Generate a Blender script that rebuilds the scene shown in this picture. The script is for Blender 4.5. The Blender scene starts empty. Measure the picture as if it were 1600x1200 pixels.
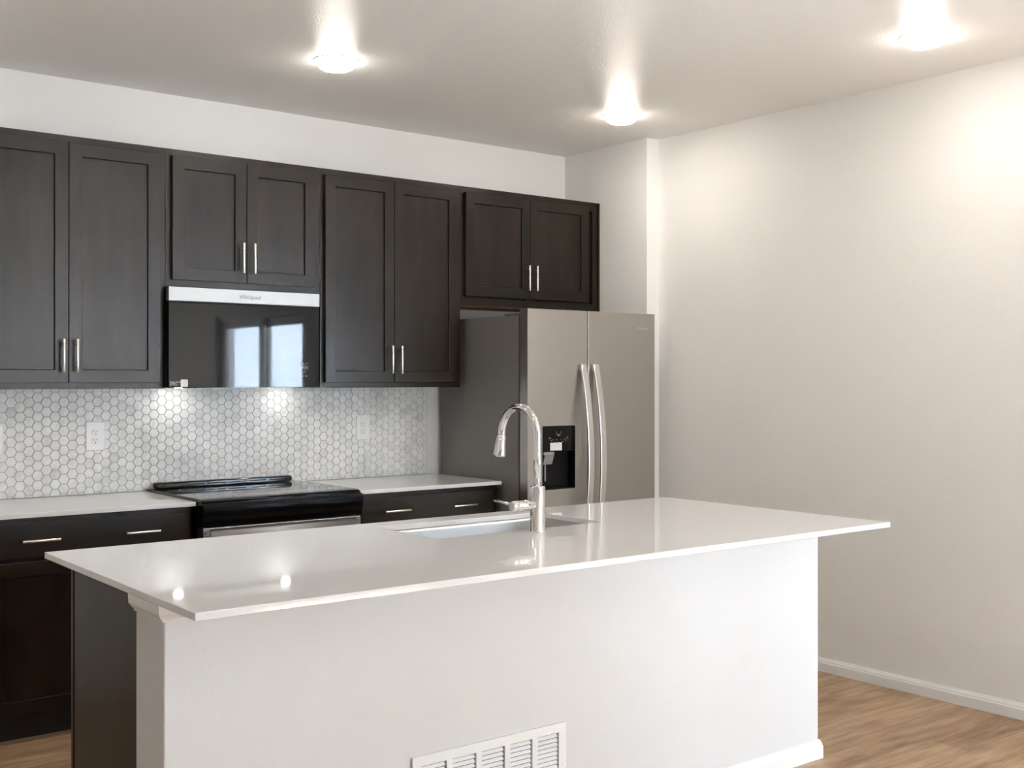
import bpy, bmesh, math, random
from mathutils import Vector, Matrix
random.seed(7)
SC = bpy.context.scene
COL = SC.collection
PI = math.pi

# ------------------------------------------------------------------ camera
CAM_POS = (-4.4985, -5.2386, 1.4104)
cam_data = bpy.data.cameras.new('camera')
cam_data.sensor_fit = 'HORIZONTAL'
cam_data.sensor_width = 36.0
cam_data.lens = 1786.88 * 36.0 / 1600.0
cam_data.shift_y = -6.43 / 1600.0
cam_data.clip_start = 0.02
camera = bpy.data.objects.new('camera', cam_data)
camera.location = CAM_POS
camera.rotation_euler = (PI / 2, 0, -math.radians(37.996))
COL.objects.link(camera)
SC.camera = camera

# ------------------------------------------------------------------ world, light, exposure
SC.view_settings.view_transform = 'Standard'
SC.view_settings.look = 'None'
SC.view_settings.gamma = 1.0
SC.view_settings.use_curve_mapping = False
SC.view_settings.exposure = 0.99
WORLD_STRENGTH = 13.5
LAMP_STRENGTH = 57.0
HOOD_LAMP_STRENGTH = 34.0
LAMP_COLOR = (1.0, 0.925, 0.835)
world = bpy.data.worlds.new('overcast_sky')
SC.world = world
world.use_nodes = True
wn = world.node_tree.nodes
bg = wn['Background']
bg.inputs['Color'].default_value = (0.86, 0.93, 1.0, 1)
bg.inputs['Strength'].default_value = WORLD_STRENGTH

H = 2.755            # ceiling height
XR = 0.094           # right wall
YS = -0.696          # where the right wall steps out beside the fridge
YREAR = -7.6
XLEFT = -7.6
DOOR_Y0, DOOR_Y1, DOOR_Z = -6.05, -4.25, 2.03     # glazed patio door in the right wall
WIN_X0, WIN_X1, WIN_Z0, WIN_Z1 = -1.65, -0.45, 0.90, 2.10   # window in the rear wall


def portal(name, loc, rot, sx, sy):
    l = bpy.data.lights.new(name, 'AREA')
    l.shape = 'RECTANGLE'; l.size = sx; l.size_y = sy
    l.cycles.is_portal = True
    o = bpy.data.objects.new(name, l)
    o.location = loc; o.rotation_euler = rot
    COL.objects.link(o)


portal('patio_daylight', (XR + 0.17, (DOOR_Y0 + DOOR_Y1) / 2, DOOR_Z / 2), (0, PI / 2, 0), DOOR_Z, DOOR_Y1 - DOOR_Y0)
portal('window_daylight', ((WIN_X0 + WIN_X1) / 2, YREAR - 0.17, (WIN_Z0 + WIN_Z1) / 2), (PI / 2, 0, 0), WIN_X1 - WIN_X0, WIN_Z1 - WIN_Z0)

# added sunlight through the rear window: floor bounce behind the camera brightens the ceiling
bounce_sun_data = bpy.data.lights.new('bounce_sun', 'SUN')
bounce_sun_data.energy = 510.0
bounce_sun_data.color = (0.73, 0.88, 1.07)
bounce_sun_data.angle = math.radians(0.6)
bounce_sun = bpy.data.objects.new('bounce_sun', bounce_sun_data)
bounce_sun.rotation_euler = Vector((0.16, 0.62, -0.77)).to_track_quat('-Z', 'Y').to_euler()
bounce_sun.location = (-4, -14, 8)
COL.objects.link(bounce_sun)

# ------------------------------------------------------------------ materials


def new_mat(name):
    m = bpy.data.materials.new(name)
    m.use_nodes = True
    nt = m.node_tree
    return m, nt, nt.nodes['Principled BSDF']


def noise(nt, scale, detail=4, rough=0.55, vec_scale=None, coord='Object'):
    tc = nt.nodes.new('ShaderNodeTexCoord')
    n = nt.nodes.new('ShaderNodeTexNoise')
    n.inputs['Scale'].default_value = scale
    n.inputs['Detail'].default_value = detail
    n.inputs['Roughness'].default_value = rough
    src = tc.outputs[coord]
    if vec_scale:
        mp = nt.nodes.new('ShaderNodeMapping')
        mp.inputs['Scale'].default_value = vec_scale
        nt.links.new(src, mp.inputs['Vector']); src = mp.outputs['Vector']
    nt.links.new(src, n.inputs['Vector'])
    return n


def ramp(nt, fac, stops):
    r = nt.nodes.new('ShaderNodeValToRGB')
    els = r.color_ramp.elements
    while len(els) < len(stops):
        els.new(0.5)
    for e, (p, c) in zip(els, stops):
        e.position = p; e.color = (*c, 1)
    nt.links.new(fac, r.inputs['Fac'])
    return r


def bump(nt, b, height, strength, dist=0.01):
    bp = nt.nodes.new('ShaderNodeBump')
    bp.inputs['Strength'].default_value = strength
    bp.inputs['Distance'].default_value = dist
    nt.links.new(height, bp.inputs['Height'])
    nt.links.new(bp.outputs['Normal'], b.inputs['Normal'])
    return bp


def plain(name, col, rough=0.5, metal=0.0, ior=1.5, var=0.0, bump_s=0.0, bump_scale=80, emit=None, coat=0.0):
    m, nt, b = new_mat(name)
    b.inputs['Base Color'].default_value = (*col, 1)
    b.inputs['Roughness'].default_value = rough
    b.inputs['Metallic'].default_value = metal
    b.inputs['IOR'].default_value = ior
    b.inputs['Coat Weight'].default_value = coat
    b.inputs['Coat Roughness'].default_value = 0.08
    if var:
        n = noise(nt, 12, 5)
        r = ramp(nt, n.outputs['Fac'], [(0.3, tuple(c * (1 - var) for c in col)), (0.7, tuple(min(1, c * (1 + var)) for c in col))])
        nt.links.new(r.outputs['Color'], b.inputs['Base Color'])
    if bump_s:
        n = noise(nt, bump_scale, 2, 0.5)
        bump(nt, b, n.outputs['Fac'], bump_s, 0.004)
    if emit:
        b.inputs['Emission Color'].default_value = (*emit[0], 1)
        b.inputs['Emission Strength'].default_value = emit[1]
    return m


def dark_wood(name, c0, c1, rough, horizontal=False):
    m, nt, b = new_mat(name)
    vs = (1.2, 9, 9) if horizontal else (9, 9, 1.2)
    n = noise(nt, 1.3, 4, 0.5, vs)
    mott = noise(nt, 7, 3, 0.5, (1.0, 2.0, 2.0) if horizontal else (2.0, 2.0, 1.0))
    mx = nt.nodes.new('ShaderNodeMath'); mx.operation = 'MULTIPLY_ADD'
    nt.links.new(mott.outputs['Fac'], mx.inputs[0]); mx.inputs[1].default_value = 0.5
    nt.links.new(n.outputs['Fac'], mx.inputs[2])
    r = ramp(nt, mx.outputs['Value'], [(0.46, c0), (0.76, tuple((a + b_) / 2 for a, b_ in zip(c0, c1))), (1.0, c1)])
    nt.links.new(r.outputs['Color'], b.inputs['Base Color'])
    b.inputs['Roughness'].default_value = rough
    b.inputs['IOR'].default_value = 1.34
    blot = noise(nt, 5, 4, 0.6)
    rr = nt.nodes.new('ShaderNodeMapRange')
    rr.inputs['To Min'].default_value = rough - 0.02; rr.inputs['To Max'].default_value = rough + 0.04
    nt.links.new(blot.outputs['Fac'], rr.inputs['Value'])
    nt.links.new(rr.outputs['Result'], b.inputs['Roughness'])
    return m


def brushed(name, col, rough, vec_scale, metal=1.0, aniso=0.0):
    m, nt, b = new_mat(name)
    b.inputs['Base Color'].default_value = (*col, 1)
    b.inputs['Metallic'].default_value = metal
    n = noise(nt, 40, 3, 0.6, vec_scale)
    rr = nt.nodes.new('ShaderNodeMapRange')
    rr.inputs['To Min'].default_value = rough - 0.04; rr.inputs['To Max'].default_value = rough + 0.05
    nt.links.new(n.outputs['Fac'], rr.inputs['Value'])
    nt.links.new(rr.outputs['Result'], b.inputs['Roughness'])
    b.inputs['Anisotropic'].default_value = aniso
    bump(nt, b, n.outputs['Fac'], 0.02, 0.001)
    return m


def wall_paint(name, col, rough, bs, scale):
    m, nt, b = new_mat(name)
    b.inputs['Base Color'].default_value = (*col, 1)
    b.inputs['Roughness'].default_value = rough
    n = noise(nt, scale, 3, 0.55)
    r = ramp(nt, n.outputs['Fac'], [(0.42, (0, 0, 0)), (0.62, (1, 1, 1))])
    bump(nt, b, r.outputs['Color'], bs, 0.004)
    return m


def floor_planks():
    m, nt, b = new_mat('oak_plank_floor')
    tc = nt.nodes.new('ShaderNodeTexCoord')
    br = nt.nodes.new('ShaderNodeTexBrick')
    br.inputs['Scale'].default_value = 1.0
    br.inputs['Brick Width'].default_value = 1.22
    br.inputs['Row Height'].default_value = 0.18
    br.inputs['Mortar Size'].default_value = 0.0012
    br.inputs['Mortar Smooth'].default_value = 0.3
    br.offset = 0.37
    br.inputs['Color1'].default_value = (0.0, 0.0, 0.0, 1)
    br.inputs['Color2'].default_value = (1, 1, 1, 1)
    br.inputs['Mortar'].default_value = (0.5, 0.5, 0.5, 1)
    nt.links.new(tc.outputs['Object'], br.inputs['Vector'])
    grain = noise(nt, 3.0, 9, 0.62, (1.0, 8.0, 1.0))
    fig = noise(nt, 1.3, 4, 0.5, (1.0, 3.5, 1.0))
    ad = nt.nodes.new('ShaderNodeMath'); ad.operation = 'MULTIPLY_ADD'
    nt.links.new(br.outputs['Color'], ad.inputs[0]); ad.inputs[1].default_value = 0.16
    nt.links.new(grain.outputs['Fac'], ad.inputs[2])
    ad2 = nt.nodes.new('ShaderNodeMath'); ad2.operation = 'MULTIPLY_ADD'
    nt.links.new(fig.outputs['Fac'], ad2.inputs[0]); ad2.inputs[1].default_value = 0.45
    nt.links.new(ad.outputs['Value'], ad2.inputs[2])
    r = ramp(nt, ad2.outputs['Value'], [(0.52, (0.13, 0.072, 0.036)), (0.68, (0.25, 0.150, 0.082)), (0.86, (0.37, 0.245, 0.145)), (1.0, (0.46, 0.325, 0.205))])
    kn = noise(nt, 2.4, 3, 0.5, (1.0, 3.2, 1.0))
    kr = ramp(nt, kn.outputs['Fac'], [(0.58, (1, 1, 1)), (0.70, (0.62, 0.54, 0.48))])
    km = nt.nodes.new('ShaderNodeMix'); km.data_type = 'RGBA'; km.blend_type = 'MULTIPLY'; km.inputs['Factor'].default_value = 1
    nt.links.new(r.outputs['Color'], km.inputs['A']); nt.links.new(kr.outputs['Color'], km.inputs['B'])
    mixm = nt.nodes.new('ShaderNodeMix'); mixm.data_type = 'RGBA'
    nt.links.new(br.outputs['Fac'], mixm.inputs['Factor'])
    nt.links.new(km.outputs['Result'], mixm.inputs['A'])
    mixm.inputs['B'].default_value = (0.13, 0.075, 0.04, 1)
    nt.links.new(mixm.outputs['Result'], b.inputs['Base Color'])
    b.inputs['Roughness'].default_value = 0.42
    bump(nt, b, grain.outputs['Fac'], 0.05, 0.002)
    return m


def tile_marble():
    m, nt, b = new_mat('marble_hexagon_tile')
    at = nt.nodes.new('ShaderNodeAttribute'); at.attribute_name = 'tone'
    n = noise(nt, 22, 7, 0.65)
    n2 = noise(nt, 3.0, 5, 0.6)
    v = ramp(nt, n.outputs['Fac'], [(0.38, (0.70, 0.70, 0.69)), (0.5, (0.83, 0.83, 0.82)), (0.7, (0.87, 0.87, 0.86))])
    t = ramp(nt, at.outputs['Fac'], [(0.0, (0.66, 0.66, 0.655)), (0.35, (0.90, 0.90, 0.895)), (1.0, (1, 1, 1))])
    c = ramp(nt, n2.outputs['Fac'], [(0.34, (0.76, 0.76, 0.755)), (0.50, (1, 1, 1))])
    m1 = nt.nodes.new('ShaderNodeMix'); m1.data_type = 'RGBA'; m1.blend_type = 'MULTIPLY'; m1.inputs['Factor'].default_value = 1
    nt.links.new(v.outputs['Color'], m1.inputs['A']); nt.links.new(t.outputs['Color'], m1.inputs['B'])
    m2 = nt.nodes.new('ShaderNodeMix'); m2.data_type = 'RGBA'; m2.blend_type = 'MULTIPLY'; m2.inputs['Factor'].default_value = 1
    nt.links.new(m1.outputs['Result'], m2.inputs['A']); nt.links.new(c.outputs['Color'], m2.inputs['B'])
    nt.links.new(m2.outputs['Result'], b.inputs['Base Color'])
    b.inputs['Roughness'].default_value = 0.42
    return m


def quartz():
    m, nt, b = new_mat('white_quartz')
    n = noise(nt, 260, 2, 0.6)
    r = ramp(nt, n.outputs['Fac'], [(0.3, (0.70, 0.703, 0.70)), (0.5, (0.75, 0.753, 0.75)), (0.75, (0.78, 0.783, 0.78))])
    nt.links.new(r.outputs['Color'], b.inputs['Base Color'])
    b.inputs['Roughness'].default_value = 0.04
    return m


def window_glass():
    m = bpy.data.materials.new('clear_pane'); m.use_nodes = True
    nt = m.node_tree; nt.nodes.clear()
    out = nt.nodes.new('ShaderNodeOutputMaterial')
    tr = nt.nodes.new('ShaderNodeBsdfTransparent'); gl = nt.nodes.new('ShaderNodeBsdfGlossy')
    gl.inputs['Roughness'].default_value = 0.02
    lw = nt.nodes.new('ShaderNodeLayerWeight'); lw.inputs['Blend'].default_value = 0.5
    pw = nt.nodes.new('ShaderNodeMath'); pw.operation = 'POWER'; pw.inputs[1].default_value = 5.0
    nt.links.new(lw.outputs['Facing'], pw.inputs[0])
    fr = nt.nodes.new('ShaderNodeMath'); fr.operation = 'MULTIPLY_ADD'; fr.inputs[1].default_value = 0.9; fr.inputs[2].default_value = 0.04
    nt.links.new(pw.outputs['Value'], fr.inputs[0])
    mx = nt.nodes.new('ShaderNodeMixShader')
    nt.links.new(fr.outputs['Value'], mx.inputs['Fac'])
    nt.links.new(tr.outputs['BSDF'], mx.inputs[1]); nt.links.new(gl.outputs['BSDF'], mx.inputs[2])
    nt.links.new(mx.outputs['Shader'], out.inputs['Surface'])
    return m


M = {}
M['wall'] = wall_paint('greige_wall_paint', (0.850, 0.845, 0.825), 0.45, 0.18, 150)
M['ceiling'] = wall_paint('textured_ceiling_paint', (0.93, 0.905, 0.875), 0.28, 0.3, 150)
_nt = M['ceiling'].node_tree
_p = _nt.nodes['Principled BSDF']
_d = _nt.nodes.new('ShaderNodeBsdfDiffuse')
_d.inputs['Color'].default_value = _p.inputs['Base Color'].default_value
_mx = _nt.nodes.new('ShaderNodeMixShader'); _mx.inputs['Fac'].default_value = 0.6
_nt.links.new(_d.outputs['BSDF'], _mx.inputs[1]); _nt.links.new(_p.outputs['BSDF'], _mx.inputs[2])
_nt.links.new(_mx.outputs['Shader'], _nt.nodes['Material Output'].inputs['Surface'])
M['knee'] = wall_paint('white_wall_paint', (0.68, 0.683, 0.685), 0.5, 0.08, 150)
M['trim'] = plain('white_trim_paint', (0.82, 0.82, 0.81), 0.35)
M['floor'] = floor_planks()
M['wood'] = dark_wood('espresso_wood', (0.0055, 0.0034, 0.0019), (0.0175, 0.0110, 0.0063), 0.295)
M['wood_h'] = dark_wood('espresso_wood_horizontal', (0.0055, 0.0034, 0.0019), (0.0175, 0.0110, 0.0063), 0.295, True)
M['wood_base'] = M['wood']
M['under'] = plain('cabinet_underside', (0.38, 0.17, 0.07), 0.5, var=0.2)
M['toe'] = plain('toe_kick_black', (0.012, 0.010, 0.009), 0.6)
M['nickel'] = brushed('brushed_nickel', (0.78, 0.76, 0.72), 0.26, (60, 60, 2))
M['steel'] = brushed('brushed_steel', (0.62, 0.61, 0.60), 0.27, (1, 40, 40))
M['steel_light'] = brushed('light_steel', (0.40, 0.40, 0.40), 0.5, (1, 40, 40))
M['sink_steel'] = brushed('sink_steel', (0.66, 0.66, 0.655), 0.30, (2, 40, 40))
M['fridge_steel'] = brushed('warm_grey_steel', (0.43, 0.406, 0.376), 0.34, (40, 40, 1), 0.9)
M['fridge_handle'] = brushed('satin_steel_handle', (0.74, 0.73, 0.71), 0.3, (30, 30, 1))
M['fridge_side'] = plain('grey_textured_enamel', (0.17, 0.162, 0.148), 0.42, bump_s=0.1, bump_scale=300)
M['black'] = plain('black_plastic', (0.004, 0.004, 0.004), 0.45, ior=1.25)
M['black_gloss'] = plain('black_glass', (0.005, 0.005, 0.006), 0.03, ior=1.30)
M['cooktop_glass'] = plain('ceramic_cooktop_glass', (0.005, 0.005, 0.006), 0.04, ior=1.52)
M['black_enamel'] = plain('black_enamel', (0.004, 0.004, 0.004), 0.10, ior=1.33)
M['chrome'] = plain('polished_chrome', (0.78, 0.78, 0.78), 0.05, 1.0)
M['quartz'] = quartz()
M['tile'] = tile_marble()
M['grout'] = plain('grey_grout', (0.54, 0.54, 0.53), 0.8, bump_s=0.1, bump_scale=400)
M['tile_edge'] = plain('white_edge_tile', (0.80, 0.80, 0.79), 0.2)
M['plastic'] = plain('white_plastic', (0.86, 0.86, 0.86), 0.3)
M['slot'] = plain('dark_slot', (0.03, 0.03, 0.03), 0.6)
M['vent'] = plain('white_enamel_metal', (0.84, 0.85, 0.86), 0.35)
M['vent_dark'] = plain('dark_duct_shade', (0.10, 0.10, 0.10), 0.7)
M['lens'] = plain('glowing_lens', (0.9, 0.9, 0.88), 0.4, emit=(LAMP_COLOR, LAMP_STRENGTH))
M['lens_edge'] = plain('softly_glowing_lens_edge', (0.9, 0.9, 0.88), 0.4, emit=(LAMP_COLOR, LAMP_STRENGTH * 0.22))
M['hood_lens'] = plain('glowing_hood_lens', (0.9, 0.9, 0.9), 0.4, emit=((1.0, 0.97, 0.92), HOOD_LAMP_STRENGTH))
M['print'] = plain('white_print', (0.75, 0.75, 0.75), 0.5)
M['print_grey'] = plain('grey_print', (0.30, 0.30, 0.30), 0.5)
M['logo_dark'] = plain('dark_lettering', (0.08, 0.08, 0.08), 0.4)
M['logo_light'] = plain('silver_lettering', (0.75, 0.74, 0.72), 0.25, 1.0)
M['pane'] = window_glass()
M['siding'] = plain('pale_siding', (0.72, 0.76, 0.80), 0.6)
M['roof'] = plain('dark_shingles', (0.10, 0.11, 0.12), 0.9, var=0.3)
M['patio'] = plain('concrete', (0.13, 0.135, 0.13), 0.85, var=0.1)
M['gasket_seam'] = plain('dark_gasket_and_seam_shade', (0.02, 0.02, 0.02), 0.7)

# ------------------------------------------------------------------ mesh builder
ORIGIN = {}


class MB:
    def __init__(self):
        self.bm = bmesh.new()

    def _mark(self, faces, smooth):
        for f in faces:
            f.smooth = smooth

    def box(self, x0, x1, y0, y1, z0, z1, mi=0):
        c = [(x0, y0, z0), (x1, y0, z0), (x1, y1, z0), (x0, y1, z0), (x0, y0, z1), (x1, y0, z1), (x1, y1, z1), (x0, y1, z1)]
        v = [self.bm.verts.new(p) for p in c]
        for q in ((3, 2, 1, 0), (4, 5, 6, 7), (0, 1, 5, 4), (1, 2, 6, 5), (2, 3, 7, 6), (3, 0, 4, 7)):
            f = self.bm.faces.new([v[i] for i in q]); f.material_index = mi
        return self

    def prism(self, pts, axis, a0, a1, mi=0, smooth=False):
        """pts: closed outline in the plane across `axis` ('x': (y,z), 'y': (x,z), 'z': (x,y))."""
        def P(p, a):
            return {'x': (a, p[0], p[1]), 'y': (p[0], a, p[1]), 'z': (p[0], p[1], a)}[axis]
        A = [self.bm.verts.new(P(p, a0)) for p in pts]
        B = [self.bm.verts.new(P(p, a1)) for p in pts]
        n = len(pts)
        fs = [self.bm.faces.new(A[::-1]), self.bm.faces.new(B)]
        for i in range(n):
            f = self.bm.faces.new((A[i], A[(i + 1) % n], B[(i + 1) % n], B[i])); f.smooth = smooth
            fs.append(f)
        for f in fs:
            f.material_index = mi
        bmesh.ops.recalc_face_normals(self.bm, faces=fs)
        return self

    def tube(self, path, rad, seg=24, cap=True, sx=1.0, mi=0):
        path = [Vector(p) for p in path]
        if not hasattr(rad, '__len__'):
            rad = [rad] * len(path)
        n = len(path)
        tan = []
        for i in range(n):
            a = path[max(i - 1, 0)]; b = path[min(i + 1, n - 1)]
            tan.append((b - a).normalized())
        up = Vector((1, 0, 0)) if abs(tan[0].x) < 0.9 else Vector((0, 1, 0))
        u = (up - tan[0] * up.dot(tan[0])).normalized()
        rings = []
        for i in range(n):
            u = (u - tan[i] * u.dot(tan[i])).normalized()
            w = tan[i].cross(u)
            rings.append([self.bm.verts.new(path[i] + (u * math.cos(2 * PI * k / seg) * sx + w * math.sin(2 * PI * k / seg)) * rad[i]) for k in range(seg)])
        fs = []
        for i in range(n - 1):
            for k in range(seg):
                f = self.bm.faces.new((rings[i][k], rings[i][(k + 1) % seg], rings[i + 1][(k + 1) % seg], rings[i + 1][k]))
                f.smooth = True; fs.append(f)
        if cap:
            fs.append(self.bm.faces.new(rings[0][::-1])); fs.append(self.bm.faces.new(rings[-1]))
        for f in fs:
            f.material_index = mi
        bmesh.ops.recalc_face_normals(self.bm, faces=fs)
        return self

    def grid_frame(self, xs, zs, holes, yf, yb, slope=0.0, rail_mi=0):
        """One connected flat frame facing yf, thickness to yb, with rectangular openings at the cells in `holes`;
        the inner walls slope by `slope` so that a panel moulding catches light."""
        nx, nz = len(xs), len(zs)
        F = [[self.bm.verts.new((x, yf, z)) for z in zs] for x in xs]
        solid = lambda i, j: 0 <= i < nx - 1 and 0 <= j < nz - 1 and (i, j) not in holes
        Bk = [[self.bm.verts.new((x, yb, z)) for z in zs] for x in xs]
        inner = {}
        if slope:
            for (i, j) in holes:
                inner[(i, j)] = {(i, j): (1, 1), (i + 1, j): (-1, 1), (i, j + 1): (1, -1), (i + 1, j + 1): (-1, -1)}
                for (a, c), (sx, sz) in inner[(i, j)].items():
                    Bk[a][c].co.x += sx * slope; Bk[a][c].co.z += sz * slope
        fs = []
        for i in range(nx - 1):
            for j in range(nz - 1):
                if not solid(i, j):
                    continue
                q = self.bm.faces.new((F[i][j], F[i + 1][j], F[i + 1][j + 1], F[i][j + 1]))
                q2 = self.bm.faces.new((Bk[i][j], Bk[i][j + 1], Bk[i + 1][j + 1], Bk[i + 1][j]))
                mi = rail_mi if 0 < i < nx - 2 else 0
                q.material_index = mi; q2.material_index = mi
                fs += [q, q2]
                for (a, c, d, e, ni, nj) in ((i, j, i + 1, j, i, j - 1), (i + 1, j, i + 1, j + 1, i + 1, j), (i + 1, j + 1, i, j + 1, i, j + 1), (i, j + 1, i, j, i - 1, j)):
                    if not solid(ni, nj):
                        w = self.bm.faces.new((F[a][c], Bk[a][c], Bk[d][e], F[d][e])); w.material_index = mi
                        fs.append(w)
        loose = [v for row in F + Bk for v in row if not v.link_faces]
        for v in loose:
            self.bm.verts.remove(v)
        bmesh.ops.recalc_face_normals(self.bm, faces=fs)
        return self

    def lathe(self, prof, cx, cy, seg=48, close=True, mi=0):
        """prof: list of (radius, z) around a vertical axis."""
        rings = []
        fs = []
        for r, z in prof:
            if r < 1e-6:
                rings.append([self.bm.verts.new((cx, cy, z))])
            else:
                rings.append([self.bm.verts.new((cx + r * math.cos(2 * PI * k / seg), cy + r * math.sin(2 * PI * k / seg), z)) for k in range(seg)])
        for a, b in zip(rings, rings[1:]):
            for k in range(seg):
                k2 = (k + 1) % seg
                if len(a) == 1 and len(b) == 1:
                    continue
                if len(a) == 1:
                    q = (a[0], b[k2], b[k])
                elif len(b) == 1:
                    q = (a[k], a[k2], b[0])
                else:
                    q = (a[k], a[k2], b[k2], b[k])
                f = self.bm.faces.new(q); f.smooth = True; fs.append(f)
        for f in fs:
            f.material_index = mi
        bmesh.ops.recalc_face_normals(self.bm, faces=fs)
        return self

    def build(self, name, mat, parent=None, bevel=0.0, seg=2, auto=None, loc=None):
        if loc is None:
            loc = ORIGIN.get(parent.name, Vector((0, 0, 0))) if parent else Vector((0, 0, 0))
        loc = Vector(loc)
        bmesh.ops.translate(self.bm, verts=self.bm.verts, vec=-loc)
        me = bpy.data.meshes.new(name)
        self.bm.to_mesh(me); self.bm.free()
        for mm in (mat if isinstance(mat, (list, tuple)) else [mat]):
            me.materials.append(mm)
        o = bpy.data.objects.new(name, me)
        COL.objects.link(o)
        if parent:
            o.parent = parent
            o.location = loc - ORIGIN[parent.name]
        else:
            o.location = loc
        ORIGIN[o.name] = loc
        if bevel:
            md = o.modifiers.new('bevel', 'BEVEL')
            md.width = bevel; md.segments = seg; md.limit_method = 'ANGLE'; md.angle_limit = math.radians(40)
        return o


def thing(name, label, cat, loc, group=None):
    o = bpy.data.objects.new(name, None)
    o.empty_display_size = 0.1
    COL.objects.link(o)
    o.location = loc
    ORIGIN[o.name] = Vector(loc)
    return tag(o, label, cat, group)


def tag(o, label, cat, group=None):
    o['label'] = label; o['category'] = cat
    if group:
        o['group'] = group
    return o


def struct(o):
    o['kind'] = 'structure'
    return o


def rounded(x0, x1, y0, y1, r, n=6):
    pts = []
    for cx, cy, a in ((x1 - r, y1 - r, 0), (x0 + r, y1 - r, PI / 2), (x0 + r, y0 + r, PI), (x1 - r, y0 + r, 1.5 * PI)):
        for i in range(n + 1):
            t = a + PI / 2 * i / n
            pts.append((cx + r * math.cos(t), cy + r * math.sin(t)))
    return pts


def cut(obj, cutters):
    """Cut the cutters out of obj for good."""
    for c in cutters:
        md = obj.modifiers.new('cut', 'BOOLEAN'); md.object = c; md.operation = 'DIFFERENCE'; md.solver = 'EXACT'
    bpy.context.view_layer.update()
    dg = bpy.context.evaluated_depsgraph_get()
    me = bpy.data.meshes.new_from_object(obj.evaluated_get(dg))
    obj.modifiers.clear()
    obj.data = me
    for c in cutters:
        bpy.data.objects.remove(c)


def lettering(name, text, size, origin, parent, mat, depth=0.0004, align='LEFT', shear=0.0, axis='front'):
    """Raised lettering on a face that looks towards -Y."""
    cu = bpy.data.curves.new(name, 'FONT')
    cu.body = text; cu.size = size; cu.extrude = depth; cu.align_x = align; cu.shear = shear
    tmp = bpy.data.objects.new('lettering_curve', cu)
    COL.objects.link(tmp)
    bpy.context.view_layer.update()
    me = bpy.data.meshes.new_from_object(tmp.evaluated_get(bpy.context.evaluated_depsgraph_get()))
    bpy.data.objects.remove(tmp)
    me.transform(Matrix.Rotation(PI / 2, 4, 'X'))
    me.materials.clear(); me.materials.append(mat)
    o = bpy.data.objects.new(name, me)
    COL.objects.link(o)
    o.parent = parent
    o.location = Vector(origin) - ORIGIN[parent.name]
    ORIGIN[o.name] = Vector(origin)
    return o


# ------------------------------------------------------------------ the setting
b = MB(); b.box(XLEFT - 0.2, XR + 0.2, YREAR - 0.2, 0.2, -0.1, 0.0)
struct(b.build('floor', M['floor']))
b = MB(); b.box(XLEFT - 0.2, XR + 0.2, YREAR - 0.2, 0.2, H, H + 0.1)
struct(b.build('ceiling', M['ceiling']))
b = MB(); b.box(XLEFT - 0.2, XR + 0.2, 0.0, 0.2, 0, H)
struct(b.build('wall_back', M['wall']))
b = MB()
b.box(XLEFT - 0.2, XLEFT, YREAR, 0.0, 0, H)
struct(b.build('wall_left', M['wall']))
b = MB()
b.box(XLEFT - 0.2, WIN_X0, YREAR - 0.2, YREAR, 0, H).box(WIN_X1, XR + 0.2, YREAR - 0.2, YREAR, 0, H)
b.box(WIN_X0, WIN_X1, YREAR - 0.2, YREAR, 0, WIN_Z0).box(WIN_X0, WIN_X1, YREAR - 0.2, YREAR, WIN_Z1, H)
struct(b.build('wall_rear', M['wall']))
b = MB()
b.prism([(0.0, 0.0), (0.0, YS), (XR, YS), (XR, DOOR_Y1), (XR + 0.2, DOOR_Y1), (XR + 0.2, 0.0)], 'z', 0, H)
b.box(XR, XR + 0.2, DOOR_Y0, DOOR_Y1, DOOR_Z, H)
b.box(XR, XR + 0.2, YREAR, DOOR_Y0, 0, H)
struct(b.build('wall_right', M['wall']))


def base_profile(h, t):
    return [(0, 0), (t, 0), (t, h * 0.66), (t * 0.8, h * 0.72), (t * 0.78, h * 0.80), (t * 0.45, h * 0.93), (t * 0.35, h), (0, h)]


b = MB()
b.prism([(XR - x, z) for x, z in base_profile(0.067, 0.013)], 'y', DOOR_Y1 + 0.07, YS - 0.001)
struct(b.build('baseboard_right', M['trim'], bevel=0.001))
b = MB()
b.prism([(YREAR + x, z) for x, z in base_profile(0.067, 0.013)], 'x', XLEFT, XR)
struct(b.build('baseboard_rear', M['trim']))
b = MB()
b.prism([(XLEFT + x, z) for x, z in base_profile(0.067, 0.013)], 'y', YREAR + 0.014, 0)
struct(b.build('baseboard_left', M['trim']))

# glazed patio door in the right wall (seen mirrored in the microwave)
b = MB()
ym = (DOOR_Y0 + DOOR_Y1) / 2
b.box(XR + 0.03, XR + 0.16, DOOR_Y0, DOOR_Y0 + 0.05, 0, DOOR_Z).box(XR + 0.03, XR + 0.16, DOOR_Y1 - 0.05, DOOR_Y1, 0, DOOR_Z)
b.box(XR + 0.03, XR + 0.16, DOOR_Y0 + 0.05, DOOR_Y1 - 0.05, DOOR_Z - 0.05, DOOR_Z).box(XR + 0.03, XR + 0.16, DOOR_Y0 + 0.05, DOOR_Y1 - 0.05, 0, 0.04)
for ya, yb, xo in ((DOOR_Y0 + 0.05, ym + 0.04, 0.05), (ym - 0.04, DOOR_Y1 - 0.05, 0.10)):
    x0, x1 = XR + xo, XR + xo + 0.04
    b.box(x0, x1, ya, ya + 0.08, 0.04, DOOR_Z - 0.05).box(x0, x1, yb - 0.08, yb, 0.04, DOOR_Z - 0.05)
    b.box(x0, x1, ya + 0.08, yb - 0.08, 0.04, 0.14).box(x0, x1, ya + 0.08, yb - 0.08, DOOR_Z - 0.13, DOOR_Z - 0.05)
pd = struct(b.build('door_1', M['trim'], bevel=0.002))
b = MB()
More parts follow.
